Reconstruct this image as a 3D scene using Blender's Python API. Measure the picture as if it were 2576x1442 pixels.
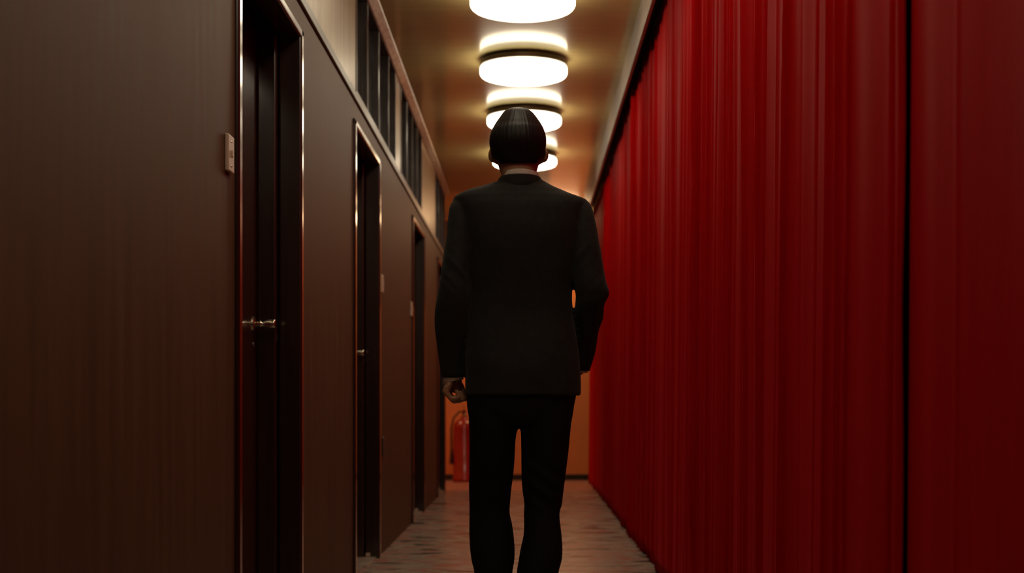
import bpy, bmesh, math, random
from mathutils import Vector, Matrix, noise
random.seed(7)
C = bpy.context.scene.collection
S = bpy.context.scene
for o in list(bpy.data.objects):
    bpy.data.objects.remove(o)

# ------------------------------------------------------------------ camera, world, exposure
F = 3600.0                       # focal length in pixels of the 2576 px frame
CAMZ = 0.85
cam = bpy.data.cameras.new('camera')
cam.sensor_fit = 'HORIZONTAL'; cam.sensor_width = 36.0
cam.lens = F / 2576.0 * 36.0
cam.shift_x = -(1328 - 1288) / 2576.0
cam.shift_y = (1022 - 721) / 2576.0
cam.clip_start = 0.05
cam.dof.use_dof = True; cam.dof.focus_distance = 4.42; cam.dof.aperture_fstop = 3.4
co = bpy.data.objects.new('camera', cam); C.objects.link(co)
co.location = (0, 0, CAMZ); co.rotation_euler = (math.pi / 2, 0, 0)
S.camera = co
w = bpy.data.worlds.new('world'); S.world = w; w.use_nodes = True
w.node_tree.nodes['Background'].inputs[0].default_value = (0.9, 0.6, 0.4, 1)
w.node_tree.nodes['Background'].inputs[1].default_value = 0.004
S.view_settings.view_transform = 'Standard'; S.view_settings.look = 'None'
S.view_settings.gamma = 1.0; S.view_settings.use_curve_mapping = False
S.view_settings.exposure = 0.0
LAMP_STRENGTH = 7.6
LAMP_COLOR = (1.0, 0.87, 0.63, 1)
LAMP_Y = [7.35, 8.87, 10.42, 12.15]          # lamps in view
LAMP_Y_OUT = [5.85, 4.35, 2.85, 1.35]                      # the row goes on over and behind the camera

# ------------------------------------------------------------------ helpers
def px(x, y, d):                 # photo pixel at depth d -> X, Z
    return (x - 1328) * d / F, CAMZ + (1022 - y) * d / F

MATS = {}
def mat(name, color, rough=0.5, metal=0.0, coat=0.0, coat_rough=0.1, sheen=0.0, sheen_rough=0.4,
        sheen_tint=(1, 1, 1), spec=0.5, emit=None, estr=0.0):
    m = bpy.data.materials.new(name); m.use_nodes = True
    b = m.node_tree.nodes['Principled BSDF']
    b.inputs['Base Color'].default_value = (*color, 1)
    b.inputs['Roughness'].default_value = rough
    b.inputs['Metallic'].default_value = metal
    b.inputs['Coat Weight'].default_value = coat
    b.inputs['Coat Roughness'].default_value = coat_rough
    b.inputs['Sheen Weight'].default_value = sheen
    b.inputs['Sheen Roughness'].default_value = sheen_rough
    b.inputs['Sheen Tint'].default_value = (*sheen_tint, 1)
    b.inputs['Specular IOR Level'].default_value = spec
    if emit:
        b.inputs['Emission Color'].default_value = emit
        b.inputs['Emission Strength'].default_value = estr
    MATS[name] = m
    return m

def add_noise(m, stops, scale=(1, 1, 1), nscale=5.0, detail=6.0, bump=0.0, bump_dist=0.002, rough_var=0.0, dist=0.0):
    """colour ramp over a stretched noise field in object space, with matching fine relief"""
    nt = m.node_tree; N = nt.nodes; L = nt.links; b = N['Principled BSDF']
    tc = N.new('ShaderNodeTexCoord'); mp = N.new('ShaderNodeMapping')
    mp.inputs['Scale'].default_value = scale
    L.new(tc.outputs['Object'], mp.inputs['Vector'])
    nz = N.new('ShaderNodeTexNoise'); nz.inputs['Scale'].default_value = nscale
    nz.inputs['Detail'].default_value = detail; nz.inputs['Distortion'].default_value = dist
    L.new(mp.outputs['Vector'], nz.inputs['Vector'])
    cr = N.new('ShaderNodeValToRGB')
    el = cr.color_ramp.elements
    while len(el) < len(stops): el.new(0.5)
    for e, (p, c) in zip(el, stops):
        e.position = p; e.color = (*c, 1)
    L.new(nz.outputs['Fac'], cr.inputs['Fac']); L.new(cr.outputs['Color'], b.inputs['Base Color'])
    if bump:
        bp = N.new('ShaderNodeBump'); bp.inputs['Strength'].default_value = bump
        bp.inputs['Distance'].default_value = bump_dist
        L.new(nz.outputs['Fac'], bp.inputs['Height']); L.new(bp.outputs['Normal'], b.inputs['Normal'])
    if rough_var:
        r0 = b.inputs['Roughness'].default_value
        mr = N.new('ShaderNodeMapRange'); mr.inputs['To Min'].default_value = max(0.02, r0 - rough_var)
        mr.inputs['To Max'].default_value = r0 + rough_var
        L.new(nz.outputs['Fac'], mr.inputs['Value']); L.new(mr.outputs['Result'], b.inputs['Roughness'])
    return nz, mp

def bm_box(bm, x0, x1, y0, y1, z0, z1):
    v = [bm.verts.new(p) for p in ((x0, y0, z0), (x1, y0, z0), (x1, y1, z0), (x0, y1, z0),
                                   (x0, y0, z1), (x1, y0, z1), (x1, y1, z1), (x0, y1, z1))]
    for f in ((0, 3, 2, 1), (4, 5, 6, 7), (0, 1, 5, 4), (1, 2, 6, 5), (2, 3, 7, 6), (3, 0, 4, 7)):
        bm.faces.new([v[i] for i in f])

def bevel(bm, r, seg=2):
    bmesh.ops.bevel(bm, geom=list(bm.edges), offset=r, segments=seg, profile=0.5, affect='EDGES', clamp_overlap=True)

def obj(name, bm, material, parent=None, smooth=False, loc=None):
    """mesh built in world coordinates -> one object; origin at loc, or at the parent's base"""
    bmesh.ops.recalc_face_normals(bm, faces=list(bm.faces))
    me = bpy.data.meshes.new(name); bm.to_mesh(me); bm.free()
    o = bpy.data.objects.new(name, me); C.objects.link(o)
    if material: me.materials.append(material)
    if smooth:
        for p in me.polygons: p.use_smooth = True
    base = Vector((0, 0, 0))
    q = parent
    while q is not None:
        base += q.location; q = q.parent
    if loc is not None:
        base = Vector(loc); o.location = base if parent is None else Vector((0, 0, 0))
    me.transform(Matrix.Translation(-base))
    if parent: o.parent = parent
    return o

def box(name, x0, x1, y0, y1, z0, z1, material, parent=None, bev=0.0, seg=2, loc=None):
    bm = bmesh.new(); bm_box(bm, x0, x1, y0, y1, z0, z1)
    if bev: bevel(bm, bev, seg)
    return obj(name, bm, material, parent, loc=loc)

def struct(o): o['kind'] = 'structure'; return o
def tag(o, label, cat, group=None):
    o['label'] = label; o['category'] = cat
    if group: o['group'] = group
    return o
def empty(name, loc):
    o = bpy.data.objects.new(name, None); C.objects.link(o); o.location = loc
    o.empty_display_size = 0.1
    return o

def ring(bm, cx, cy, z, rx, ry, n=2.0, N=40):
    vs = []
    for i in range(N):
        a = 2 * math.pi * i / N
        c, s = math.cos(a), math.sin(a)
        vs.append(bm.verts.new((cx + rx * math.copysign(abs(c) ** (2 / n), c), cy + ry * math.copysign(abs(s) ** (2 / n), s), z)))
    return vs
def skin_rings(bm, rs, cap=True):
    N = len(rs[0])
    for a, b in zip(rs[:-1], rs[1:]):
        for i in range(N):
            bm.faces.new((a[i], a[(i + 1) % N], b[(i + 1) % N], b[i]))
    if cap:
        bm.faces.new(rs[0]); bm.faces.new(rs[-1])
def catmull(keys, sub):
    """smooth interpolation of rows of numbers"""
    out = []
    n = len(keys)
    for i in range(n - 1):
        p0, p1, p2, p3 = keys[max(i - 1, 0)], keys[i], keys[i + 1], keys[min(i + 2, n - 1)]
        for j in range(sub):
            t = j / sub
            out.append(tuple(0.5 * (2 * b + (c - a) * t + (2 * a - 5 * b + 4 * c - d) * t * t + (3 * b - a - 3 * c + d) * t ** 3)
                             for a, b, c, d in zip(p0, p1, p2, p3)))
    out.append(tuple(keys[-1]))
    return out
def loft(bm, keys, sub=4, n=2.3, N=40):
    """keys: rows (cx, cy, z, rx, ry)"""
    rs = [ring(bm, k[0], k[1], k[2], max(k[3], .002), max(k[4], .002), n, N) for k in (catmull(keys, sub) if sub > 1 else keys)]
    skin_rings(bm, rs)
def tube(bm, pts, rad, N=14, caps=True):
    """round tube along points, rounded ends"""
    P = [Vector(p) for p in pts]
    R = list(rad) if hasattr(rad, '__len__') else [rad] * len(P)
    if caps:
        d0 = (P[0] - P[1]).normalized(); d1 = (P[-1] - P[-2]).normalized()
        Ps = [P[0] + d0 * R[0] * k for k in (0.97, 0.8, 0.45)]; Rs = [R[0] * k for k in (0.25, 0.6, 0.89)]
        Pe = [P[-1] + d1 * R[-1] * k for k in (0.45, 0.8, 0.97)]; Re = [R[-1] * k for k in (0.89, 0.6, 0.25)]
        P = Ps + P + Pe; R = Rs + R + Re
    up = None; rs = []
    for i, p in enumerate(P):
        t = (P[min(i + 1, len(P) - 1)] - P[max(i - 1, 0)]).normalized()
        if up is None:
            up = Vector((0, 0, 1)) if abs(t.z) < 0.9 else Vector((0, 1, 0))
        u = (up - t * up.dot(t)).normalized(); v = t.cross(u); up = u
        rs.append([bm.verts.new(p + (u * math.cos(2 * math.pi * k / N) + v * math.sin(2 * math.pi * k / N)) * R[i]) for k in range(N)])
    skin_rings(bm, rs)
def lathe(bm, prof, c, axis='Z', N=48):
    """prof: list of (r, h); spun about an axis through c"""
    rs = []
    for r, h in prof:
        row = []
        for i in range(N):
            a = 2 * math.pi * i / N
            if axis == 'Z': q = (c[0] + r * math.cos(a), c[1] + r * math.sin(a), c[2] + h)
            elif axis == 'X': q = (c[0] + h, c[1] + r * math.cos(a), c[2] + r * math.sin(a))
            else: q = (c[0] + r * math.cos(a), c[1] + h, c[2] + r * math.sin(a))
            row.append(bm.verts.new(q))
        rs.append(row)
    skin_rings(bm, rs)
def fuse(bm, voxel, smooth_it=4):
    """merge overlapping closed shells into one continuous surface"""
    bmesh.ops.recalc_face_normals(bm, faces=list(bm.faces))
    me = bpy.data.meshes.new('tmp'); bm.to_mesh(me); bm.free()
    o = bpy.data.objects.new('tmp', me); C.objects.link(o)
    md = o.modifiers.new('r', 'REMESH'); md.mode = 'VOXEL'; md.voxel_size = voxel
    sm = o.modifiers.new('s', 'SMOOTH'); sm.iterations = smooth_it; sm.factor = 0.5
    dg = bpy.context.evaluated_depsgraph_get()
    ev = o.evaluated_get(dg); m2 = bpy.data.meshes.new_from_object(ev)
    out = bmesh.new(); out.from_mesh(m2)
    bpy.data.objects.remove(o); bpy.data.meshes.remove(me); bpy.data.meshes.remove(m2)
    return out

# ------------------------------------------------------------------ materials
m_wall = mat('brown_veneer', (0.08, 0.045, 0.028), rough=0.55, coat=0.0, coat_rough=0.35, spec=0.15)
add_noise(m_wall, [(0.25, (0.085, 0.040, 0.022)), (0.5, (0.115, 0.056, 0.031)), (0.75, (0.140, 0.070, 0.040))],
          scale=(6, 6, 0.35), nscale=4.0, bump=0.12, rough_var=0.08)
m_frame = mat('dark_gloss_mahogany', (0.018, 0.006, 0.004), rough=0.3, coat=1.0, coat_rough=0.12)
add_noise(m_frame, [(0.3, (0.012, 0.004, 0.003)), (0.7, (0.030, 0.010, 0.006))], scale=(8, 8, 0.5), nscale=5.0)
m_door = mat('door_red_mahogany', (0.05, 0.008, 0.006), rough=0.3, coat=1.0, coat_rough=0.08)
add_noise(m_door, [(0.3, (0.050, 0.008, 0.005)), (0.7, (0.085, 0.014, 0.009))], scale=(6, 6, 0.4), nscale=5.0)
m_ply = mat('varnished_plywood', (0.32, 0.23, 0.12), rough=0.4, coat=0.7, coat_rough=0.22)
add_noise(m_ply, [(0.25, (0.24, 0.165, 0.075)), (0.5, (0.40, 0.30, 0.165)), (0.75, (0.50, 0.39, 0.24))],
          scale=(9, 9, 0.5), nscale=3.0, bump=0.25, bump_dist=0.003, rough_var=0.1)
m_trim = mat('grey_brown_trim', (0.10, 0.07, 0.055), rough=0.42, coat=0.15, coat_rough=0.3)
add_noise(m_trim, [(0.3, (0.05, 0.035, 0.028)), (0.7, (0.085, 0.062, 0.050))], scale=(10, 0.6, 10), nscale=4.0)
m_crown = mat('crown_light_wood', (0.40, 0.30, 0.20), rough=0.4, coat=0.5, coat_rough=0.2)
add_noise(m_crown, [(0.3, (0.42, 0.35, 0.25)), (0.55, (0.70, 0.62, 0.48)), (0.8, (0.82, 0.76, 0.66))], scale=(10, 2.5, 10), nscale=4.0)
m_pelmet = mat('pelmet_taupe', (0.26, 0.19, 0.15), rough=0.45)
add_noise(m_pelmet, [(0.3, (0.38, 0.29, 0.235)), (0.7, (0.48, 0.38, 0.32))], scale=(10, 0.5, 10), nscale=3.0)
m_ceil = mat('varnished_ceiling', (0.22, 0.12, 0.045), rough=0.4, coat=0.7, coat_rough=0.13)
add_noise(m_ceil, [(0.3, (0.70, 0.58, 0.240)), (0.7, (0.80, 0.69, 0.31))], scale=(0.8, 6, 6), nscale=3.0, bump=0.03)
m_glass = mat('dark_window_glass', (0.008, 0.008, 0.010), rough=0.12, spec=0.6)
add_noise(m_glass, [(0.3, (0.006, 0.006, 0.008)), (0.7, (0.014, 0.012, 0.013))], scale=(8, 8, 0.6), nscale=4.0, rough_var=0.08)
m_mull = mat('mullion_dark_paint', (0.05, 0.045, 0.045), rough=0.3, coat=0.5)
add_noise(m_mull, [(0.3, (0.035, 0.03, 0.03)), (0.7, (0.07, 0.062, 0.06))], scale=(8, 8, 2), nscale=5.0)
m_dark = mat('dark_stained_wall', (0.02, 0.012, 0.010), rough=0.8)
add_noise(m_dark, [(0.3, (0.014, 0.008, 0.006)), (0.7, (0.026, 0.015, 0.011))], nscale=5.0)
m_orange = mat('orange_paint', (0.42, 0.14, 0.045), rough=0.6)
add_noise(m_orange, [(0.3, (0.66, 0.215, 0.060)), (0.7, (0.76, 0.255, 0.078))], nscale=2.0)
m_floor = mat('marbled_linoleum', (0.2, 0.15, 0.12), rough=0.28, spec=0.5)
add_noise(m_floor, [(0.36, (0.030, 0.022, 0.017)), (0.41, (0.27, 0.22, 0.175)), (0.50, (0.44, 0.36, 0.295)),
                    (0.55, (0.36, 0.28, 0.23)), (0.58, (0.40, 0.085, 0.060)), (0.66, (0.38, 0.29, 0.23))],
          scale=(0.7, 1.7, 1), nscale=4.6, detail=2.5, bump=0.05, bump_dist=0.004, rough_var=0.08, dist=0.6)
m_lobbyfloor = mat('lobby_floor_tile', (0.45, 0.22, 0.16), rough=0.3)
add_noise(m_lobbyfloor, [(0.3, (0.40, 0.19, 0.14)), (0.7, (0.48, 0.24, 0.18))], nscale=3.0)
m_curtain = mat('red_curtain_cloth', (0.34, 0.003, 0.005), rough=0.6, sheen=0.12, sheen_rough=0.35, sheen_tint=(1.0, 0.05, 0.06), spec=0.01)
add_noise(m_curtain, [(0.3, (0.36, 0.0012, 0.0015)), (0.7, (0.43, 0.0018, 0.0025))], scale=(4, 12, 0.6), nscale=6.0)
m_opal = mat('opal_lamp_glass', (0.9, 0.85, 0.75), rough=0.3, emit=LAMP_COLOR, estr=LAMP_STRENGTH)
m_amber = mat('amber_lamp_glass', (0.9, 0.75, 0.5), rough=0.3, emit=(1.0, 0.62, 0.32, 1), estr=18.0)
m_lampring = mat('lamp_dark_metal', (0.10, 0.065, 0.04), rough=0.35, metal=0.6)
add_noise(m_lampring, [(0.3, (0.08, 0.05, 0.03)), (0.7, (0.12, 0.08, 0.05))], nscale=8.0)
m_brass = mat('worn_nickel', (0.62, 0.56, 0.44), rough=0.22, metal=1.0)
add_noise(m_brass, [(0.3, (0.55, 0.48, 0.36)), (0.7, (0.68, 0.62, 0.52))], nscale=12.0)
m_ivory = mat('ivory_plastic', (0.62, 0.47, 0.36), rough=0.35)
add_noise(m_ivory, [(0.3, (0.58, 0.44, 0.33)), (0.7, (0.66, 0.51, 0.40))], nscale=9.0)
m_suit = mat('black_wool', (0.012, 0.0105, 0.010), rough=0.85, sheen=0.06, sheen_rough=0.5, spec=0.2)
add_noise(m_suit, [(0.3, (0.016, 0.0165, 0.016)), (0.7, (0.023, 0.0235, 0.023))], nscale=60.0, bump=0.15, bump_dist=0.001)
m_trouser = mat('black_trouser_wool', (0.006, 0.0058, 0.006), rough=0.85, spec=0.2)
add_noise(m_trouser, [(0.3, (0.005, 0.005, 0.005)), (0.7, (0.008, 0.0075, 0.0075))], nscale=60.0, bump=0.15, bump_dist=0.001)
m_hair = mat('black_hair', (0.006, 0.005, 0.006), rough=0.5, spec=0.3)
add_noise(m_hair, [(0.3, (0.004, 0.0035, 0.004)), (0.7, (0.010, 0.008, 0.009))], scale=(30, 30, 1.5), nscale=8.0, bump=0.5, bump_dist=0.002)
m_skin = mat('skin', (0.36, 0.18, 0.10), rough=0.5)
add_noise(m_skin, [(0.3, (0.33, 0.16, 0.09)), (0.7, (0.40, 0.20, 0.115))], nscale=20.0)
m_shirt = mat('white_shirt_cotton', (0.72, 0.66, 0.58), rough=0.8)
add_noise(m_shirt, [(0.3, (0.68, 0.62, 0.54)), (0.7, (0.75, 0.69, 0.62))], nscale=40.0)
m_shoe = mat('black_leather', (0.008, 0.007, 0.007), rough=0.3, coat=0.4)
add_noise(m_shoe, [(0.3, (0.006, 0.005, 0.005)), (0.7, (0.011, 0.009, 0.009))], nscale=15.0)
m_eye = mat('eye_white', (0.7, 0.68, 0.64), rough=0.15)
add_noise(m_eye, [(0.3, (0.68, 0.66, 0.62)), (0.7, (0.72, 0.70, 0.66))], nscale=9.0)
m_ext = mat('extinguisher_red', (0.30, 0.012, 0.008), rough=0.3, coat=0.6)
add_noise(m_ext, [(0.3, (0.26, 0.010, 0.007)), (0.7, (0.33, 0.015, 0.010))], nscale=5.0)
m_rubber = mat('black_rubber', (0.012, 0.012, 0.012), rough=0.5)
add_noise(m_rubber, [(0.3, (0.010, 0.010, 0.010)), (0.7, (0.016, 0.016, 0.016))], nscale=20.0)

# ------------------------------------------------------------------ the corridor shell
XL, XC, CEIL = -0.84, 0.68, 3.00
YB, YE, YLOB = -1.6, 14.42, 16.45           # behind the camera, end of the left wall, end wall of the lobby
XR, XLOB = 0.86, -3.2
struct(box('floor', -1.04, XR, YB, YE, -0.06, 0.0, m_floor))
struct(box('floor_lobby', XLOB, XR, YE, YLOB, -0.06, 0.0, m_lobbyfloor))
struct(box('ceiling', -1.04, XR, YB, YE, CEIL, CEIL + 0.06, m_ceil))
struct(box('ceiling_lobby', XLOB, XR, YE, YLOB, CEIL, CEIL + 0.06, m_ceil))
struct(box('wall_right', XR, XR + 0.08, YB, YLOB, 0, CEIL, m_dark))
struct(box('wall_back', -1.04, XR, YB - 0.08, YB, 0, CEIL, m_wall))
struct(box('wall_end', XLOB, XR, YLOB, YLOB + 0.08, 0, CEIL, m_orange))
struct(box('wall_lobby_left', XLOB - 0.08, XLOB, YE, YLOB, 0, CEIL, m_orange))
struct(box('wall_lobby_near', XLOB, -1.04, YE - 0.08, YE, 0, CEIL, m_orange))
struct(box('baseboard_end', XLOB, XR, YLOB - 0.018, YLOB, 0, 0.065, m_dark, bev=0.004))
# dark timber board high on the end wall, left of the lit plaster, with its end post
struct(box('trim_5', -1.9, 0.10, YLOB - 0.05, YLOB, 2.05, CEIL - 0.02, m_wall, bev=0.006))
struct(box('trim_6', 0.12, 0.25, YLOB - 0.07, YLOB, 2.0, CEIL - 0.02, m_dark, bev=0.006))

# left wall: lower veneer with four door openings
DW = 1.08
DOORS = [4.15, 6.92, 10.39, 13.26]
HEAD = 2.20
ZT = 2.33
bm = bmesh.new()
y = YB
for n in DOORS:
    bm_box(bm, -1.04, XL, y, n - 0.05, 0, ZT)
    y = n + DW + 0.05
    bm_box(bm, -1.04, XL, n - 0.05, y, 2.29, ZT)                 # over the door
    bm_box(bm, -0.91, XL, n - 0.05, y, HEAD + 0.035, 2.29)
    bm_box(bm, -1.05, -1.04, n - 0.05, y, 0, 2.33)               # back of the door pocket
bm_box(bm, -1.04, XL, y, YE, 0, ZT)
bm_box(bm, -1.04, -0.90, YB, YE, ZT, CEIL)                       # backing behind the upper band
wall_left = struct(obj('wall_left', bm, m_wall))
for a, b in ((YB, 2.30), (2.30, 4.62), (4.62, 6.98), (9.06, 9.44), (11.30, 12.98)):
    bm = bmesh.new(); bm_box(bm, -0.90, XL, a + 0.002, b - 0.002, 2.37, CEIL); bevel(bm, 0.003, 1)
    obj('upper_panel', bm, m_ply, wall_left)
struct(box('trim_1', -0.90, XL + 0.012, YB, YE, ZT, 2.37, m_trim, bev=0.004, seg=2))
# crown strip along the left of the ceiling: a sloping cove
bm = bmesh.new()
prof = [(-0.84, CEIL - 0.034), (-0.829, CEIL - 0.034), (-0.791, CEIL - 0.005), (-0.788, CEIL), (-0.84, CEIL)]
a = [bm.verts.new((x, YB, z)) for x, z in prof]; b = [bm.verts.new((x, YE, z)) for x, z in prof]
skin_rings(bm, [a, b]); struct(obj('trim_2', bm, m_crown))

# transom windows above the ledge
def window(name, y0, y1, mulls):
    bm = bmesh.new()
    bm_box(bm, -0.90, XL + 0.004, y0, y0 + 0.03, 2.37, CEIL - 0.016)
    bm_box(bm, -0.90, XL + 0.004, y1 - 0.03, y1, 2.37, CEIL - 0.016)
    bm_box(bm, -0.90, XL + 0.004, y0 + 0.03, y1 - 0.03, 2.37, 2.395)
    bm_box(bm, -0.90, XL + 0.004, y0 + 0.03, y1 - 0.03, CEIL - 0.040, CEIL - 0.016)
    f = struct(obj(name, bm, m_mull, loc=((-0.87), y0, 2.37)))
    edges = [y0 + 0.03] + mulls + [y1 - 0.03]
    for m in mulls:
        bm = bmesh.new(); bm_box(bm, -0.885, XL + 0.004, m - 0.014, m + 0.014, 2.395, CEIL - 0.040); bevel(bm, 0.005, 2)
        obj('mullion', bm, m_mull, f)
    for a, b in zip(edges[:-1], edges[1:]):
        box('pane', -0.878, -0.872, a + 0.012, b - 0.012, 2.393, CEIL - 0.038, m_glass, f)
    return f
window('window_1', 6.98, 9.06, [7.48, 8.06, 8.62])
window('window_2', 9.44, 11.30, [9.92, 10.38, 10.84])
window('window_3', 12.98, 14.40, [13.45, 13.92])

# doors: deep dark frame, glossy leaf set back, knob near the far stile
def knob(parent, x, y, z):
    bm = bmesh.new()
    lathe(bm, [(0.002, 0.0), (0.027, 0.0), (0.027, 0.004), (0.018, 0.009), (0.002, 0.010)], (x, y, z), 'X', 28)
    k = obj('rosette', bm, m_brass, parent, smooth=False)
    bm = bmesh.new()
    lathe(bm, [(0.002, 0.008), (0.0095, 0.009), (0.0085, 0.020), (0.013, 0.024), (0.013, 0.028), (0.009, 0.031), (0.012, 0.044), (0.0165, 0.060),
               (0.0175, 0.072), (0.0165, 0.079), (0.012, 0.081), (0.002, 0.0815)], (x, y, z), 'X', 28)
    obj('knob', bm, m_brass, parent, smooth=True)
    bm = bmesh.new()                                            # key escutcheon under the knob
    lathe(bm, [(0.001, 0.0), (0.011, 0.0), (0.010, 0.003), (0.001, 0.0035)], (x, y, z - 0.075), 'X', 18)
    obj('escutcheon', bm, m_trim, parent)
for i, n in enumerate(DOORS):
    far = n + DW
    d = struct(empty('door_%d' % (i + 1), (-0.95, n + DW / 2, 0)))
    leaf = box('leaf', -1.025, -0.985, n - 0.035, far + 0.035, 0.012, 2.275, m_door, d, bev=0.003)
    knob(leaf, -0.985, far - 0.095, 1.145)
    for (a, b) in ((n - 0.05, n), (far, far + 0.05)):
        box('stile', -0.912, XL + 0.014, a, b, 0, HEAD + 0.035, m_frame, d, bev=0.009, seg=3)
    box('frame_head', -0.912, XL + 0.014, n - 0.05, far + 0.05, HEAD, HEAD + 0.035, m_frame, d, bev=0.009, seg=3)
    for (a, b) in ((n - 0.0495, n + 0.035), (far - 0.035, far + 0.0495)):
        box('door_stop_strip', -0.984, -0.923 + 0.010, a, b, 0, 2.288, m_frame, d, bev=0.008, seg=3)
    box('head_stop_strip', -0.984, -0.923 + 0.010, n + 0.035, far - 0.035, 2.255, 2.288, m_frame, d, bev=0.008, seg=3)
    box('strike_plate', -0.9135, -0.9115, far - 0.031, far - 0.012, 1.085, 1.115, m_brass, d)
    box('sill', -1.03, -0.845, n + 0.002, far - 0.002, 0.0, 0.010, m_floor, d, bev=0.003)
    box('bumper', -0.905, -0.880, far - 0.025, far - 0.001, 0.010, 0.030, m_ivory, d, bev=0.004)

# ------------------------------------------------------------------ pelmet and curtain track on the right
struct(box('trim_3', 0.602, 0.622, YB, YE + 0.9, CEIL - 0.175, CEIL, m_pelmet, bev=0.003))
struct(box('trim_4', 0.622, XR, YB, YE + 0.9, CEIL - 0.02, CEIL - 0.001, m_dark))
bm = bmesh.new(); bm_box(bm, 0.685, 0.715, YB, 15.6, 2.920, 2.940)
tag(obj('curtain_track', bm, m_rubber, loc=(0.70, YB, 2.920)), 'dark curtain track hidden behind the pelmet above the red curtains', 'curtain track')

# ------------------------------------------------------------------ ceiling lamps
LD = 0.540
def make_lamp(loc):
    r = empty('ceiling_lamp', loc)
    x, y, z = loc
    R = LD / 2
    bm = bmesh.new()
    lathe(bm, [(0.01, 0), (R - 0.035, 0), (R - 0.030, -0.014), (R - 0.002, -0.016), (R, -0.020), (R, -0.046), (R - 0.006, -0.048), (0.01, -0.048)], loc, 'Z', 72)
    obj('mounting_ring', bm, m_lampring, r, smooth=False)
    bm = bmesh.new()
    lathe(bm, [(0.01, -0.049), (R - 0.010, -0.049), (R - 0.002, -0.054), (R, -0.062), (R, -0.090), (R - 0.005, -0.101), (R - 0.014, -0.109), (R - 0.030, -0.114),
               (R - 0.08, -0.117), (0.01, -0.119)], loc, 'Z', 72)
    obj('opal_shade', bm, m_opal, r, smooth=True)
    return r
def copy_tree(o):
    c = o.copy(); C.objects.link(c)
    for ch in o.children:
        k = ch.copy(); C.objects.link(k); k.parent = c
    return c
XLAMP = -0.027
lamp0 = make_lamp((XLAMP, LAMP_Y[0], CEIL))
lamp_labels = ['nearest round opal ceiling lamp, cut off by the top edge of the photo',
               'second round opal ceiling lamp, whole, well above the man\'s head',
               'third round opal ceiling lamp, partly hidden by the top of the man\'s hair',
               'farthest round opal ceiling lamp, showing beside the man\'s ears']
for i, yy in enumerate(LAMP_Y):
    l = lamp0 if i == 0 else copy_tree(lamp0)
    l.location = (XLAMP, yy, CEIL)
    tag(l, lamp_labels[i], 'ceiling lamp', 'round opal lamps along the corridor ceiling')
for yy, lab in zip(LAMP_Y_OUT, ['round opal ceiling lamp just out of view, nearer than the cut-off one',
                                'round opal ceiling lamp out of view overhead of the walking man',
                                'round opal ceiling lamp out of view overhead, close behind the man', 'round opal ceiling lamp out of view, nearest to the camera']):
    l = copy_tree(lamp0); l.location = (XLAMP, yy, CEIL)
    tag(l, lab, 'ceiling lamp', 'round opal lamps along the corridor ceiling')
for xx, yy, lab in ((0.30, 15.75, 'amber round ceiling lamp close to the orange end wall, hidden behind the man\'s right shoulder'),
                (-2.0, 15.40, 'amber round ceiling lamp deep in the orange lobby, out of view to the left')):
    l = copy_tree(lamp0); l.location = (xx, yy, CEIL)
    for ch in l.children:
        if ch.name.startswith('opal_shade'):
            ch.data = ch.data.copy(); ch.data.materials[0] = m_amber
    tag(l, lab, 'ceiling lamp', 'amber lamps in the lobby')

# ------------------------------------------------------------------ light switches on the left wall
def switch(y, z, label, low=False):
    r = empty('light_switch', (XL, y, z))
    box('plate', XL, XL + 0.012, y - 0.038, y + 0.038, z - 0.052, z + 0.052, m_trim if low else m_ivory, r, bev=0.004, seg=3)
    if low:
        for dz in (-0.022, 0.022): box('socket', XL + 0.010, XL + 0.0135, y - 0.016, y + 0.016, z + dz - 0.014, z + dz + 0.014, m_trim, r, bev=0.002)
    else:
        box('toggle', XL + 0.011, XL + 0.017, y - 0.006, y + 0.006, z - 0.010, z + 0.010, m_ivory, r, bev=0.002)
        for dz in (-0.034, 0.034):
            bm = bmesh.new(); lathe(bm, [(0.0005, 0.0), (0.004, 0.0), (0.003, 0.0025), (0.0005, 0.003)], (XL + 0.0115, y, z + dz), 'X', 12)
            obj('screw', bm, m_brass, r)
    return r
GS = 'ivory light switches along the left wall'
tag(switch(4.00, 1.555, ''), 'ivory light switch on the near brown wall, left of the nearest door', 'light switch', GS)
tag(switch(8.19, 1.550, ''), 'small ivory light switch just past the second door', 'light switch', GS)
tag(switch(10.24, 1.545, ''), 'farthest ivory light switch, just before the third door', 'light switch', GS)
o = switch(8.24, 0.62, '', True); o.name = 'wall_socket'
tag(o, 'brown wall socket set low on the wall past the second door', 'socket')

# ------------------------------------------------------------------ curtains
EDGES = [0.55, 2.56, 5.70, 9.05, 12.2, 15.5]
CLAB = ['nearest red curtain panel, broad soft folds at the right edge of the photo',
        'red curtain panel with many thin sharp pleats, just left of the long dark slit',
        'red curtain panel lit pinkish, left of the wavy edge of the finely pleated panel',
        'red curtain panel beside the man\'s right elbow, second from the far end',
        'farthest red curtain panel, beside the orange end wall']
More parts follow.
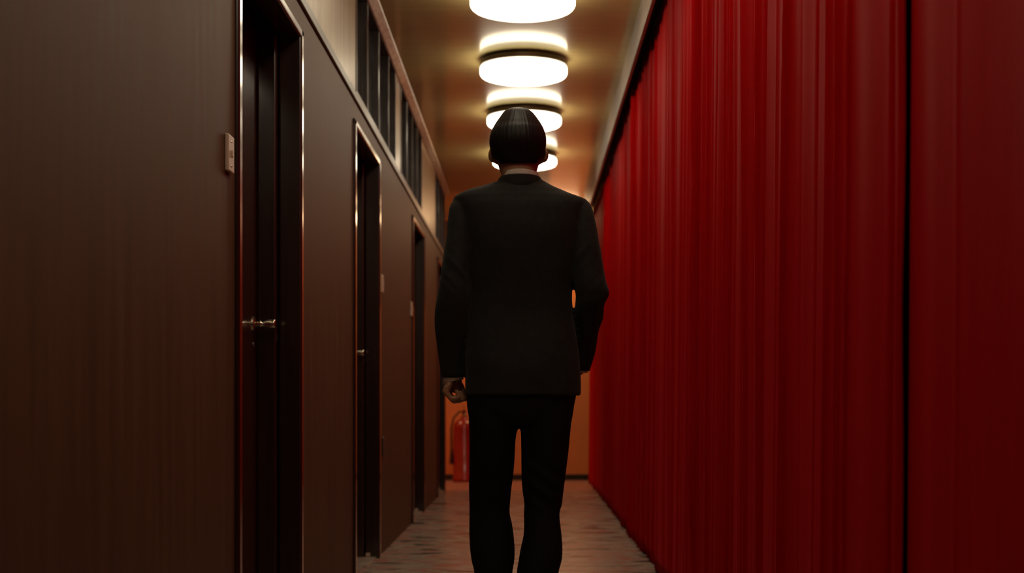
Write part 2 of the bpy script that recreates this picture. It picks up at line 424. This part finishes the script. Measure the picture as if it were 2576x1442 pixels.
#        ridges per metre at near / far end, ridge height, undulation
CPAR = [(2.0, 3.0, 0.006, 0.014), (5.0, 15.0, 0.019, 0.020), (9.0, 10.0, 0.015, 0.016), (8.0, 8.0, 0.014, 0.016), (7.0, 7.0, 0.012, 0.014)]
def curtain(k, y0, y1):
    rng = random.Random(100 + k)
    d0, d1, rh, und = CPAR[k]
    y0 += 0.002
    W = y1 - y0
    step = 0.0045 if k < 2 else 0.008
    nx = int(W / step); nz = 40
    zt, zb = 2.885, 0.012
    ridges = []                                   # pinched pleats: position, width, height, lean
    s = 0.03
    while s < W - 0.02:
        dens = d0 + (d1 - d0) * s / W
        ridges.append((s, rng.choice([0.006, 0.009, 0.013, 0.02, 0.035]), rh * rng.uniform(0.3, 1.25) * rng.choice([1, 1, 1, -0.8]), rng.uniform(-0.05, 0.05), rng.uniform(0.35, 1.0)))
        s += rng.uniform(0.35, 1.7) / dens
    xoff = [0.004, 0.004, -0.010, -0.004, 0.004][k]
    bm = bmesh.new(); grid = []
    for j in range(nz + 1):
        v = j / nz
        row = []
        for i in range(nx + 1):
            s = W * i / nx
            yy = y0 + s
            z0 = zt + 0.020 * noise.noise((yy * 2.2, 4.0, k)) + 0.008 * noise.noise((yy * 9.0, 1.0, k))
            z = zb + (z0 - zb) * v
            dr = 0.05 * noise.noise((yy * 0.8, z * 0.45, k * 7.1)) * (1 - v) + 0.010 * noise.noise((yy * 2.0, z * 1.3, 3.3 + k))
            q = s + dr
            x = XC + 0.012 + xoff
            x -= und * (noise.noise((q * 2.3, z * 0.22, 20 + k)) + 0.6 * noise.noise((q * 5.5, z * 0.3, 40 + k)))
            for (a, wd, h, lean, keep) in ridges:
                u = (q + lean * (1 - v) - a) / wd
                if -3 < u < 3:
                    fade = keep + (1 - keep) * v
                    x -= h * fade * math.exp(-abs(u) ** 1.5)
            x -= 0.022 * (1 - v) ** 1.3 - 0.02 * (1 - v) ** 2 * noise.noise((yy * 3.2, 0.0, 60 + k))
            # the near hem of each panel turns in towards the corridor a little and ripples
            e_ = max(0.0, 1 - s / 0.10)
            x += 0.008 * (s / W) if k in (2, 3) else 0.0
            x -= (0.020 if k in (2, 3) else 0.006) * e_ * (1 + 1.2 * noise.noise((0.0, z * 2.5, k)))
            yo = (0.010 * v * v + 0.003 + 0.002 * math.sin(z * 4.1 + k) + 0.001 * math.sin(z * 9.7 + 2 * k)) * e_ * (0.0 if k == 0 else 1.0)
            if k >= 2 and s < 0.024:                # the hem folds back behind the panel in front
                x += 0.045 * (1 - s / 0.024) ** 1.5; yo *= 0.3
            row.append(bm.verts.new((x, yy + yo, z)))
        grid.append(row)
    for j in range(nz):
        for i in range(nx):
            bm.faces.new((grid[j][i], grid[j][i + 1], grid[j + 1][i + 1], grid[j + 1][i]))
    o = obj('curtain', bm, m_curtain, smooth=True, loc=(XC, (y0 + y1) / 2, zb))
    sd = o.modifiers.new('thickness', 'SOLIDIFY'); sd.thickness = 0.0022; sd.offset = 0
    tag(o, CLAB[k], 'curtain', 'red curtains along the right wall')
for k in range(len(EDGES) - 1):
    curtain(k, EDGES[k], EDGES[k + 1])

# ------------------------------------------------------------------ fire extinguisher at the end of the corridor
ex, ey = -0.715, 16.05
e = empty('fire_extinguisher', (ex, ey, 0))
bm = bmesh.new()
lathe(bm, [(0.01, 0.0), (0.125, 0.0), (0.130, 0.010), (0.130, 0.05), (0.125, 0.055), (0.125, 0.60), (0.117, 0.65), (0.085, 0.69), (0.040, 0.71), (0.036, 0.73), (0.01, 0.73)], (ex, ey, 0), 'Z', 40)
obj('cylinder', bm, m_ext, e, smooth=True)
bm = bmesh.new(); lathe(bm, [(0.002, 0.72), (0.030, 0.72), (0.030, 0.755), (0.020, 0.765), (0.020, 0.80), (0.002, 0.80)], (ex, ey, 0), 'Z', 24)
obj('valve', bm, m_brass, e)
box('handle', ex - 0.012, ex + 0.012, ey - 0.11, ey + 0.03, 0.800, 0.812, m_rubber, e, bev=0.003)
box('lever', ex - 0.010, ex + 0.010, ey - 0.12, ey + 0.02, 0.838, 0.848, m_rubber, e, bev=0.003)
bm = bmesh.new()
tube(bm, [(ex, ey - 0.02, 0.775), (ex - 0.05, ey - 0.05, 0.79), (ex - 0.115, ey - 0.06, 0.72), (ex - 0.142, ey - 0.05, 0.60), (ex - 0.140, ey - 0.04, 0.45), (ex - 0.139, ey - 0.04, 0.35)], 0.011, 12)
obj('hose', bm, m_rubber, e, smooth=True)
bm = bmesh.new(); tube(bm, [(ex - 0.139, ey - 0.04, 0.36), (ex - 0.14, ey - 0.04, 0.22)], [0.014, 0.024], 14)
obj('nozzle', bm, m_rubber, e, smooth=True)
tag(e, 'tall red fire extinguisher standing by the orange end wall, beside the man\'s left leg', 'fire extinguisher')

# ------------------------------------------------------------------ the man walking away
PD = 4.48
def sx(x): return (x - 1328) * PD / F
def szz(y): return CAMZ + (1022 - y) * PD / F
PX = PD / F
man = empty('person', (sx(1300), PD, 0))
def sec(y, xl, xr, cy, ry):      # horizontal slice from photo outline
    return ((sx(xl) + sx(xr)) / 2, PD + cy, szz(y), (sx(xr) - sx(xl)) / 2, ry)

# jacket: torso and both sleeves fused into one cloth surface
bm = bmesh.new()
loft(bm, [sec(447, 1270, 1350, 0.000, 0.058), sec(456, 1255, 1365, -0.004, 0.066), sec(464, 1236, 1377, -0.006, 0.074), sec(474, 1206, 1394, -0.008, 0.086),
          sec(483, 1178, 1416, -0.008, 0.094), sec(491, 1153, 1438, -0.006, 0.100), sec(499, 1141, 1463, -0.006, 0.106), sec(508, 1140, 1478, -0.006, 0.110),
          sec(530, 1147, 1476, -0.008, 0.117), sec(600, 1165, 1462, -0.008, 0.126), sec(677, 1178, 1448, 0.000, 0.124), sec(735, 1180, 1439, 0.004, 0.118),
          sec(790, 1176, 1441, 0.004, 0.118), sec(850, 1172, 1452, -0.002, 0.124), sec(920, 1171, 1459, -0.006, 0.132), sec(985, 1171, 1461, -0.004, 0.135), sec(996, 1171, 1461, -0.004, 0.135)],
     sub=3, n=2.5, N=64)
# left sleeve
loft(bm, [sec(497, 1152, 1200, -0.004, 0.045), sec(508, 1139, 1205, -0.006, 0.058), sec(530, 1129, 1205, -0.010, 0.068), sec(590, 1124, 1196, -0.022, 0.070), sec(654, 1117, 1188, -0.034, 0.066),
          sec(701, 1111, 1182, -0.042, 0.062), sec(751, 1102, 1183, -0.046, 0.060), sec(784, 1096, 1182, -0.040, 0.058), sec(829, 1096, 1178, -0.026, 0.054),
          sec(895, 1103, 1168, 0.004, 0.047), sec(949, 1109, 1166, 0.026, 0.042)], sub=4, n=2.2, N=40)
# right sleeve: elbow out, forearm forward
loft(bm, [sec(505, 1432, 1474, -0.004, 0.045), sec(514, 1420, 1485, -0.006, 0.056), sec(540, 1418, 1494, -0.010, 0.066), sec(611, 1432, 1507, -0.020, 0.068), sec(672, 1436, 1515, -0.030, 0.064),
          sec(708, 1441, 1521, -0.036, 0.062), sec(735, 1446, 1529, -0.038, 0.060), sec(748, 1448, 1529, -0.034, 0.058), sec(769, 1447, 1521, -0.022, 0.058),
          sec(800, 1444, 1518, 0.010, 0.056), sec(840, 1446, 1508, 0.050, 0.052), sec(885, 1438, 1499, 0.095, 0.046), sec(932, 1428, 1488, 0.135, 0.042)], sub=4, n=2.2, N=40)
bm = fuse(bm, 0.0045, 3)
def folds(bm, amp, fx, fz, seed, zlo=-9, zhi=9):
    bm.normal_update()
    for v in bm.verts:
        if zlo < v.co.z < zhi:
            d = noise.noise((v.co.x * fx, v.co.y * fx, v.co.z * fz + seed)) + 0.5 * noise.noise((v.co.x * fx * 2.1 + v.co.z * 9, v.co.y * fx * 2, v.co.z * fz * 2.2 + seed))
            v.co += v.normal * d * amp
folds(bm, 0.0035, 9, 7, 1.7)
# diagonal pull creases on the sleeves
for v in bm.verts:
    x, z = v.co.x, v.co.z
    if x < sx(1186) or x > sx(1446):
        k = noise.noise(((z + (x if x < 0 else -x) * 1.1) * 38.0, x * 5.0, 2.0)) * 2.0
        e1 = math.exp(-((z - szz(690)) / 0.06) ** 2)
        v.co.y -= 0.0030 * k * e1
jacket = obj('jacket', bm, m_suit, man, smooth=True)
jacket['label'] = 'black wool suit jacket'
# turned collar round the neck
def band(bm, rows, N=56, a0=0.0, a1=2 * math.pi):
    rs = []
    for i in range(N):
        a = a0 + (a1 - a0) * i / (N - 1)
        rs.append([bm.verts.new((cx + rx * math.cos(a), cy + ry * math.sin(a), z + dz * math.sin(a))) for (cx, cy, z, rx, ry, dz) in rows])
    for a, b in zip(rs[:-1], rs[1:]):
        for j in range(len(rows)):
            bm.faces.new((a[j], a[(j + 1) % len(rows)], b[(j + 1) % len(rows)], b[j]))
    bm.faces.new(rs[0]); bm.faces.new(rs[-1])
nx_ = sx(1308); ny_ = PD - 0.002
aa0, aa1 = math.radians(-90 - 140), math.radians(-90 + 140)
bm = bmesh.new()
zc = 1.562
band(bm, [(nx_, ny_ - 0.002, zc - 0.001, 0.0615, 0.0700, -0.003), (nx_, ny_ - 0.002, zc + 0.001, 0.0650, 0.0735, -0.003), (nx_, ny_ - 0.003, zc - 0.006, 0.0690, 0.0780, -0.003),
          (nx_, ny_ - 0.004, zc - 0.036, 0.086, 0.0915, -0.002), (nx_, ny_ - 0.004, zc - 0.040, 0.081, 0.0870, -0.002), (nx_, ny_ - 0.002, zc - 0.026, 0.063, 0.070, -0.003)], a0=aa0, a1=aa1)
obj('collar', bm, m_suit, jacket, smooth=True)
for s in (-1, 1):                # lapels on the front
    bm = bmesh.new()
    pts = [(0.052 * s, 0.074, 1.555), (0.085 * s, 0.108, 1.46), (0.105 * s, 0.118, 1.42), (0.070 * s, 0.134, 1.40), (0.012 * s, 0.140, 1.16), (0.020 * s, 0.136, 1.30)]
    a = [bm.verts.new((nx_ + p[0], PD + p[1], p[2])) for p in pts]; b = [bm.verts.new((nx_ + p[0], PD + p[1] - 0.02, p[2])) for p in pts]
    skin_rings(bm, [a, b]); obj('lapel', bm, m_suit, jacket)
for nm, mt, pts in (('shirt_front', m_shirt, [(-0.050, 0.080, 1.552), (0.050, 0.080, 1.552), (0.042, 0.127, 1.42), (0.018, 0.1325, 1.27), (0.0, 0.134, 1.19), (-0.018, 0.1325, 1.27), (-0.042, 0.127, 1.42)]),
                    ('necktie', m_shoe, [(-0.013, 0.092, 1.545), (0.013, 0.092, 1.545), (0.010, 0.104, 1.515), (0.022, 0.1345, 1.36), (0.0, 0.1385, 1.18), (-0.022, 0.1345, 1.36), (-0.010, 0.104, 1.515)])):
    bm = bmesh.new()
    a = [bm.verts.new((nx_ + p[0], PD + p[1], p[2])) for p in pts]; b = [bm.verts.new((nx_ + p[0], PD + p[1] - 0.02, p[2])) for p in pts]
    skin_rings(bm, [a, b]); obj(nm, bm, mt, man)
for zz in (1.13, 1.02):
    bm = bmesh.new(); lathe(bm, [(0.001, 0.0), (0.010, 0.0), (0.009, 0.004), (0.001, 0.003)], (nx_ + 0.005, PD + 0.125, zz), 'Y', 18)
    obj('button', bm, m_rubber, jacket)
# shirt: collar band and cuffs
bm = bmesh.new()
zs = 1.573
band(bm, [(nx_, ny_ - 0.002, zs - 0.030, 0.0590, 0.0665, -0.005), (nx_, ny_ - 0.002, zs - 0.030, 0.0612, 0.0690, -0.005), (nx_, ny_ - 0.002, zs + 0.0000, 0.0592, 0.0675, -0.009), (nx_, ny_ - 0.002, zs + 0.0010, 0.0570, 0.0650, -0.009)], a0=aa0, a1=aa1)
shirt = obj('shirt_collar', bm, m_shirt, man, smooth=True)
def cuff(xl, xr, y0, y1, cy, ry, dz):
    bm = bmesh.new(); cx = (sx(xl) + sx(xr)) / 2; rx = (sx(xr) - sx(xl)) / 2
    rows = []
    rs = []
    N = 36
    for (z, r) in ((szz(y0), 1.0), (szz(y1), 1.0), (szz(y1), 0.90), (szz(y0), 0.90)):
        rs.append([bm.verts.new((cx + rx * r * math.cos(2 * math.pi * i / N), PD + cy + ry * r * math.sin(2 * math.pi * i / N), z + dz * math.cos(2 * math.pi * i / N))) for i in range(N)])
    skin_rings(bm, rs + [rs[0]], cap=False)
    obj('shirt_cuff', bm, m_shirt, man, smooth=True)
cuff(1112, 1165, 935, 960, 0.028, 0.037, 0.008)
cuff(1436, 1483, 915, 936, 0.133, 0.034, 0.0)

# trousers
bm = bmesh.new()
loft(bm, [sec(930, 1182, 1446, 0.0, 0.115), sec(985, 1176, 1450, -0.004, 0.122), sec(1020, 1176, 1444, -0.004, 0.124), sec(1050, 1180, 1440, -0.002, 0.120), sec(1066, 1184, 1436, 0.0, 0.112)], sub=3, n=2.4, N=56)
loft(bm, [sec(1000, 1180, 1306, -0.004, 0.108), sec(1066, 1180, 1305, -0.004, 0.110), sec(1100, 1180.5, 1297, -0.004, 0.104), sec(1170, 1181, 1293, 0.0, 0.095), sec(1222, 1181, 1288, 0.004, 0.088),
          sec(1285, 1181, 1282, 0.010, 0.082), sec(1320, 1181, 1288, 0.006, 0.083), sec(1372, 1182, 1294, -0.004, 0.088), sec(1411, 1187, 1293, -0.008, 0.090), sec(1442, 1194, 1289, -0.008, 0.090),
          sec(1520, 1199, 1285, -0.004, 0.088), sec(1600, 1203, 1285, 0.004, 0.092), sec(1655, 1203, 1286, 0.008, 0.098), sec(1668, 1203, 1286, 0.008, 0.100)], sub=4, n=2.3, N=44)
loft(bm, [sec(1000, 1309, 1446, -0.004, 0.108), sec(1066, 1308, 1437, -0.004, 0.110), sec(1100, 1311, 1434, -0.006, 0.104), sec(1170, 1312, 1426, -0.010, 0.095), sec(1222, 1313, 1420, -0.012, 0.088),
          sec(1267, 1318, 1414, -0.012, 0.083), sec(1292, 1317.5, 1407.5, -0.016, 0.082), sec(1337, 1318, 1410, -0.030, 0.085), sec(1372, 1311, 1413, -0.040, 0.088), sec(1404, 1305.5, 1411.5, -0.048, 0.090), sec(1442, 1299.5, 1403, -0.054, 0.090),
          sec(1520, 1297, 1396, -0.066, 0.088), sec(1600, 1298, 1392, -0.078, 0.092), sec(1655, 1298, 1390, -0.084, 0.098), sec(1668, 1298, 1390, -0.085, 0.100)], sub=4, n=2.3, N=44)
bm = fuse(bm, 0.0045, 4)
folds(bm, 0.0025, 8, 6, 4.4)
for v in bm.verts:               # crease bunching behind the right knee
    if v.co.x > sx(1308):
        e1 = math.exp(-((v.co.z - szz(1225)) / 0.07) ** 2)
        v.co.y -= 0.004 * math.sin((v.co.z + (v.co.x - sx(1365)) * 0.7) * 110) * e1
trousers = obj('trousers', bm, m_trouser, man, smooth=True); trousers['label'] = 'plain black wool trousers'

# shoes
def shoe(cx, cy):
    bm = bmesh.new()
    # slices along the foot turned into horizontal layers
    L = [(0.0, 0.006, 0.15, 0.047, 0.0), (0.0, 0.018, 0.15, 0.048, 0.0), (0.0, 0.030, 0.145, 0.046, 0.0), (-0.02, 0.050, 0.115, 0.042, 0.0), (-0.05, 0.075, 0.075, 0.038, 0.0), (-0.06, 0.095, 0.060, 0.036, 0.0)]
    rs = [ring(bm, cx, cy + dy, z, w_, ln, 2.6, 36) for (dy, z, ln, w_, _) in L]
    skin_rings(bm, rs); o = obj('shoe', bm, m_shoe, man, smooth=True)
    bm = bmesh.new(); skin_rings(bm, [ring(bm, cx, cy, 0.0005, 0.049, 0.153, 2.6, 36), ring(bm, cx, cy, 0.008, 0.050, 0.154, 2.6, 36)])
    obj('sole', bm, m_rubber, o)
shoe((sx(1203) + sx(1286)) / 2, PD + 0.07)
shoe((sx(1298) + sx(1390)) / 2, PD - 0.02)

# body: head, neck, trunk, limbs and hands as one continuous surface
bm = bmesh.new()
hx, hy, hz = sx(1304), PD + 0.004, 1.535     # under the chin
H = [(0.0, 0.020, 0.086, 0.040), (0.010, 0.034, 0.094, 0.015), (0.030, 0.048, 0.097, -0.015), (0.055, 0.058, 0.094, -0.045), (0.075, 0.064, 0.093, -0.072), (0.10, 0.069, 0.094, -0.088),
     (0.13, 0.073, 0.094, -0.098), (0.16, 0.073, 0.096, -0.100), (0.185, 0.068, 0.086, -0.094), (0.205, 0.056, 0.064, -0.076), (0.218, 0.036, 0.036, -0.048), (0.224, 0.012, 0.008, -0.020)]
loft(bm, [(hx, hy + (f + b) / 2, hz + z, wd, (f - b) / 2) for z, wd, f, b in H], sub=4, n=2.15, N=44)
tube(bm, [(hx, hy + 0.088, hz + 0.128), (hx, hy + 0.101, hz + 0.105), (hx, hy + 0.108, hz + 0.088)], [0.008, 0.010, 0.012], 12)        # nose
tube(bm, [(hx - 0.013, hy + 0.095, hz + 0.084), (hx + 0.013, hy + 0.095, hz + 0.084)], 0.008, 10)
tube(bm, [(hx - 0.036, hy + 0.083, hz + 0.138), (hx, hy + 0.092, hz + 0.136), (hx + 0.036, hy + 0.083, hz + 0.138)], 0.007, 10)         # brow
tube(bm, [(hx - 0.022, hy + 0.087, hz + 0.053), (hx, hy + 0.095, hz + 0.054), (hx + 0.022, hy + 0.087, hz + 0.053)], 0.005, 10)         # lips
tube(bm, [(hx - 0.019, hy + 0.086, hz + 0.045), (hx, hy + 0.094, hz + 0.044), (hx + 0.019, hy + 0.086, hz + 0.045)], 0.0055, 10)
for s, xo in ((-1, sx(1228)), (1, sx(1380))):                                                                                          # ears
    xi = hx + s * 0.066
    zt_, zb_ = szz(374), szz(411)
    for yo, rr in ((-0.016, 0.0065), (-0.006, 0.0065), (0.006, 0.006)):
        tube(bm, [(xi, hy + 0.004 + yo * 0.5, zb_ + 0.004), (xo - s * 0.010, hy - 0.004 + yo, zb_ + 0.012), (xo - s * 0.0065, hy - 0.006 + yo, (zt_ + zb_) / 2 + 0.006),
                  (xo - s * 0.009, hy - 0.004 + yo * 0.8, zt_ - 0.006), (xi, hy + 0.004 + yo * 0.5, zt_ - 0.008)], rr, 10)
for s, xo in ((-1, sx(1228)), (1, sx(1380))):                # conch of each ear
    bmesh.ops.create_uvsphere(bm, u_segments=16, v_segments=12, radius=1.0, matrix=Matrix.Translation(((hx + s * 0.066 + xo) / 2, hy - 0.003, (szz(374) + szz(411)) / 2)) @ Matrix.Diagonal((abs(xo - hx - s * 0.066) / 2, 0.013, (szz(374) - szz(411)) / 2 - 0.003, 1)))
loft(bm, [(hx, PD - 0.012, hz + 0.09, 0.054, 0.052), (hx, PD - 0.010, hz + 0.045, 0.0545, 0.055), (hx, PD - 0.004, hz, 0.053, 0.056), (hx, PD, 1.50, 0.055, 0.056), (hx, PD, 1.44, 0.07, 0.06),
          (hx, PD, 1.35, 0.11, 0.08), (hx, PD, 1.18, 0.105, 0.08), (hx, PD, 1.0, 0.11, 0.08), (hx, PD, 0.84, 0.12, 0.08)], sub=3, n=2.2, N=40)
xa, xb = sx(1238), sx(1360)
tube(bm, [(xa, PD, 0.92), (xa - 0.005, PD, 0.70), (sx(1234), PD + 0.006, 0.5), (sx(1242), PD - 0.006, 0.3), (sx(1245), PD, 0.07)], [0.045, 0.045, 0.04, 0.038, 0.028], 16)
tube(bm, [(xb, PD, 0.92), (xb + 0.004, PD - 0.006, 0.70), (sx(1363), PD - 0.014, 0.5), (sx(1352), PD - 0.05, 0.3), (sx(1344), PD - 0.08, 0.07)], [0.045, 0.045, 0.04, 0.038, 0.028], 16)
WL = Vector((sx(1138), PD + 0.028, szz(940)))        # left wrist
WR = Vector((sx(1459), PD + 0.138, szz(925)))        # right wrist
tube(bm, [(hx - 0.06, PD - 0.004, 1.40), (sx(1172), PD - 0.006, 1.39), (sx(1160), PD - 0.022, 1.36), (sx(1148), PD - 0.036, 1.25), (sx(1136), PD - 0.036, 1.13), (sx(1136), PD + 0.004, 1.01), WL],
     [0.04, 0.036, 0.034, 0.032, 0.028, 0.026, 0.023], 16)
tube(bm, [(hx + 0.06, PD - 0.004, 1.40), (sx(1450), PD - 0.006, 1.385), (sx(1462), PD - 0.02, 1.33), (sx(1480), PD - 0.03, 1.24), (sx(1490), PD - 0.025, 1.19), (sx(1480), PD + 0.05, 1.09), WR],
     [0.04, 0.036, 0.034, 0.032, 0.028, 0.026, 0.023], 16)
def hand_left():
    # hangs at the thigh, back of the hand outwards, fingers loosely curled, little finger nearest the camera
    w_ = WL
    kn = []
    for i, (yo, ln) in enumerate(((-0.034, 0.86), (-0.012, 0.97), (0.010, 1.0), (0.031, 0.95))):
        k = Vector((sx(1119) + 0.002 * i, w_.y + yo, szz(985) - 0.003 * (ln - 0.9) * 10)); kn.append((k, ln))
    # palm slab
    rs = []
    for t in (0, 0.3, 0.6, 0.85, 1.0):
        cx = w_.x + (sx(1121) + 0.002 - w_.x) * t; z = w_.z + (szz(987) - w_.z) * t; cy = w_.y + (-0.001) * t
        rx = 0.021 + (0.0130 - 0.021) * t; ry = 0.025 + (0.041 - 0.025) * min(1, t * 1.4)
        rs.append(ring(bm, cx, cy, z, rx, ry, 2.4, 24))
    skin_rings(bm, rs)
    for k, ln in kn:
        p1 = k + Vector((0.024, 0.002, -0.028)) * ln
        p2 = p1 + Vector((0.030, 0.001, 0.004)) * ln
        p3 = p2 + Vector((-0.010, 0.0, 0.022)) * ln
        tube(bm, [k + Vector((0.003, 0, 0.012)), k, k.lerp(p1, 0.5), p1, p1.lerp(p2, 0.5), p2, p3], [0.0085, 0.0098, 0.0088, 0.0092, 0.0082, 0.0084, 0.0070], 12)
    tube(bm, [w_ + Vector((0.004, 0.006, 0.0)), w_ + Vector((0.008, 0.014, -0.022)), w_ + Vector((0.006, 0.016, -0.046))], [0.020, 0.021, 0.015], 14)   # ball of the thumb
    b = w_ + Vector((0.008, 0.026, -0.018))
    tube(bm, [w_ + Vector((0.002, 0.008, -0.005)), b, b + Vector((0.014, 0.020, -0.020)), b + Vector((0.026, 0.018, -0.044)), b + Vector((0.030, 0.010, -0.062))], [0.013, 0.0135, 0.0112, 0.0098, 0.0085], 12)
hand_left()
def hand_right():
    # forearm comes forward; the hand turns in across the front of the body, fingers curled
    w_ = WR; u = Vector((-0.72, 0.55, -0.42)).normalized(); side = Vector((0, 0, 1)) - u * u.z; side.normalize(); n = u.cross(side)
    tube(bm, [w_, w_ + u * 0.03, w_ + u * 0.06], [0.022, 0.024, 0.022], 14)
    for i, ln in enumerate((0.95, 1.0, 0.97, 0.86)):
        k = w_ + u * 0.088 + side * (0.031 - 0.021 * i)
        tube(bm, [w_ + u * 0.045 + side * (0.018 - 0.012 * i), k], [0.014, 0.0105], 12)
        p1 = k + u * 0.034 * ln - n * -0.016; p2 = p1 + u * 0.008 + n * 0.028 * ln; p3 = p2 - u * 0.02 + n * 0.006
        tube(bm, [k, k.lerp(p1, .5), p1, p2, p3], [0.010, 0.0088, 0.0090, 0.0082, 0.0070], 12)
    b = w_ + u * 0.03 + side * 0.022
    tube(bm, [w_ + u * 0.012 + side * 0.006, b, b + u * 0.025 + side * 0.022 + n * 0.008, b + u * 0.050 + side * 0.022 + n * 0.016], [0.013, 0.0135, 0.0110, 0.0085], 12)
hand_right()
bm = fuse(bm, 0.0032, 3)
body = obj('body', bm, m_skin, man, smooth=True)
for s in (-1, 1):
    bm = bmesh.new(); bmesh.ops.create_uvsphere(bm, u_segments=16, v_segments=10, radius=0.0115, matrix=Matrix.Translation((hx + s * 0.031, hy + 0.0775, hz + 0.118)))
    ey_ = obj('eye', bm, m_eye, body, smooth=True)
    bm = bmesh.new(); bmesh.ops.create_uvsphere(bm, u_segments=14, v_segments=8, radius=0.005, matrix=Matrix.Translation((hx + s * 0.031, hy + 0.0855, hz + 0.118)))
    obj('iris', bm, m_hair, ey_, smooth=True)

# hair: combed back over the crown, tapering to the nape
bm = bmesh.new()
HR = [(271.5, 1290, 1316, 0.045, 0.000), (274, 1277, 1328, 0.072, -0.030), (281, 1266.5, 1339, 0.090, -0.053), (292, 1258.5, 1348, 0.104, -0.070), (309, 1247.5, 1359, 0.106, -0.089), (320, 1242, 1364.5, 0.090, -0.098),
      (332, 1237.5, 1368.5, 0.060, -0.108), (350, 1233, 1373, 0.040, -0.113), (368, 1232.5, 1373.5, 0.026, -0.112), (384, 1236, 1370, 0.012, -0.105), (398, 1243, 1363, -0.004, -0.096), (408, 1250, 1356, -0.010, -0.088), (417, 1259, 1349, -0.014, -0.077)]
keys = []
for yv, xl, xr, f, b in HR:
    keys.append(((sx(xl) + sx(xr)) / 2, hy + (f + b) / 2, szz(yv), (sx(xr) - sx(xl)) / 2, (f - b) / 2))
rows = catmull(keys, 5); rs = []
NH = 240
for r_i, k in enumerate(rows):
    vs = []
    for i in range(NH):
        a = 2 * math.pi * i / NH
        g = 0.0016 * noise.noise((math.cos(a) * 14, math.sin(a) * 14, k[2] * 6)) + 0.0006 * noise.noise((math.cos(a) * 60, math.sin(a) * 60, k[2] * 10))
        c, s_ = math.cos(a), math.sin(a); n_ = 2.15
        rx, ry = max(k[3] + g, .001), max(k[4] + g, .001)
        dip = 0.0
        if r_i > len(rows) - 12:             # hairline hangs a little lower in the middle of the nape
            dip = -0.004 * max(0, -s_) ** 3 * (r_i - len(rows) + 12) / 11
        vs.append(bm.verts.new((k[0] + rx * math.copysign(abs(c) ** (2 / n_), c), k[1] + ry * math.copysign(abs(s_) ** (2 / n_), s_), k[2] + dip)))
    rs.append(vs)
skin_rings(bm, rs)
hair = obj('hair', bm, m_hair, man, smooth=True); hair['label'] = 'short black hair combed back'
tag(man, 'man in a black suit seen from behind, walking down the corridor', 'person')
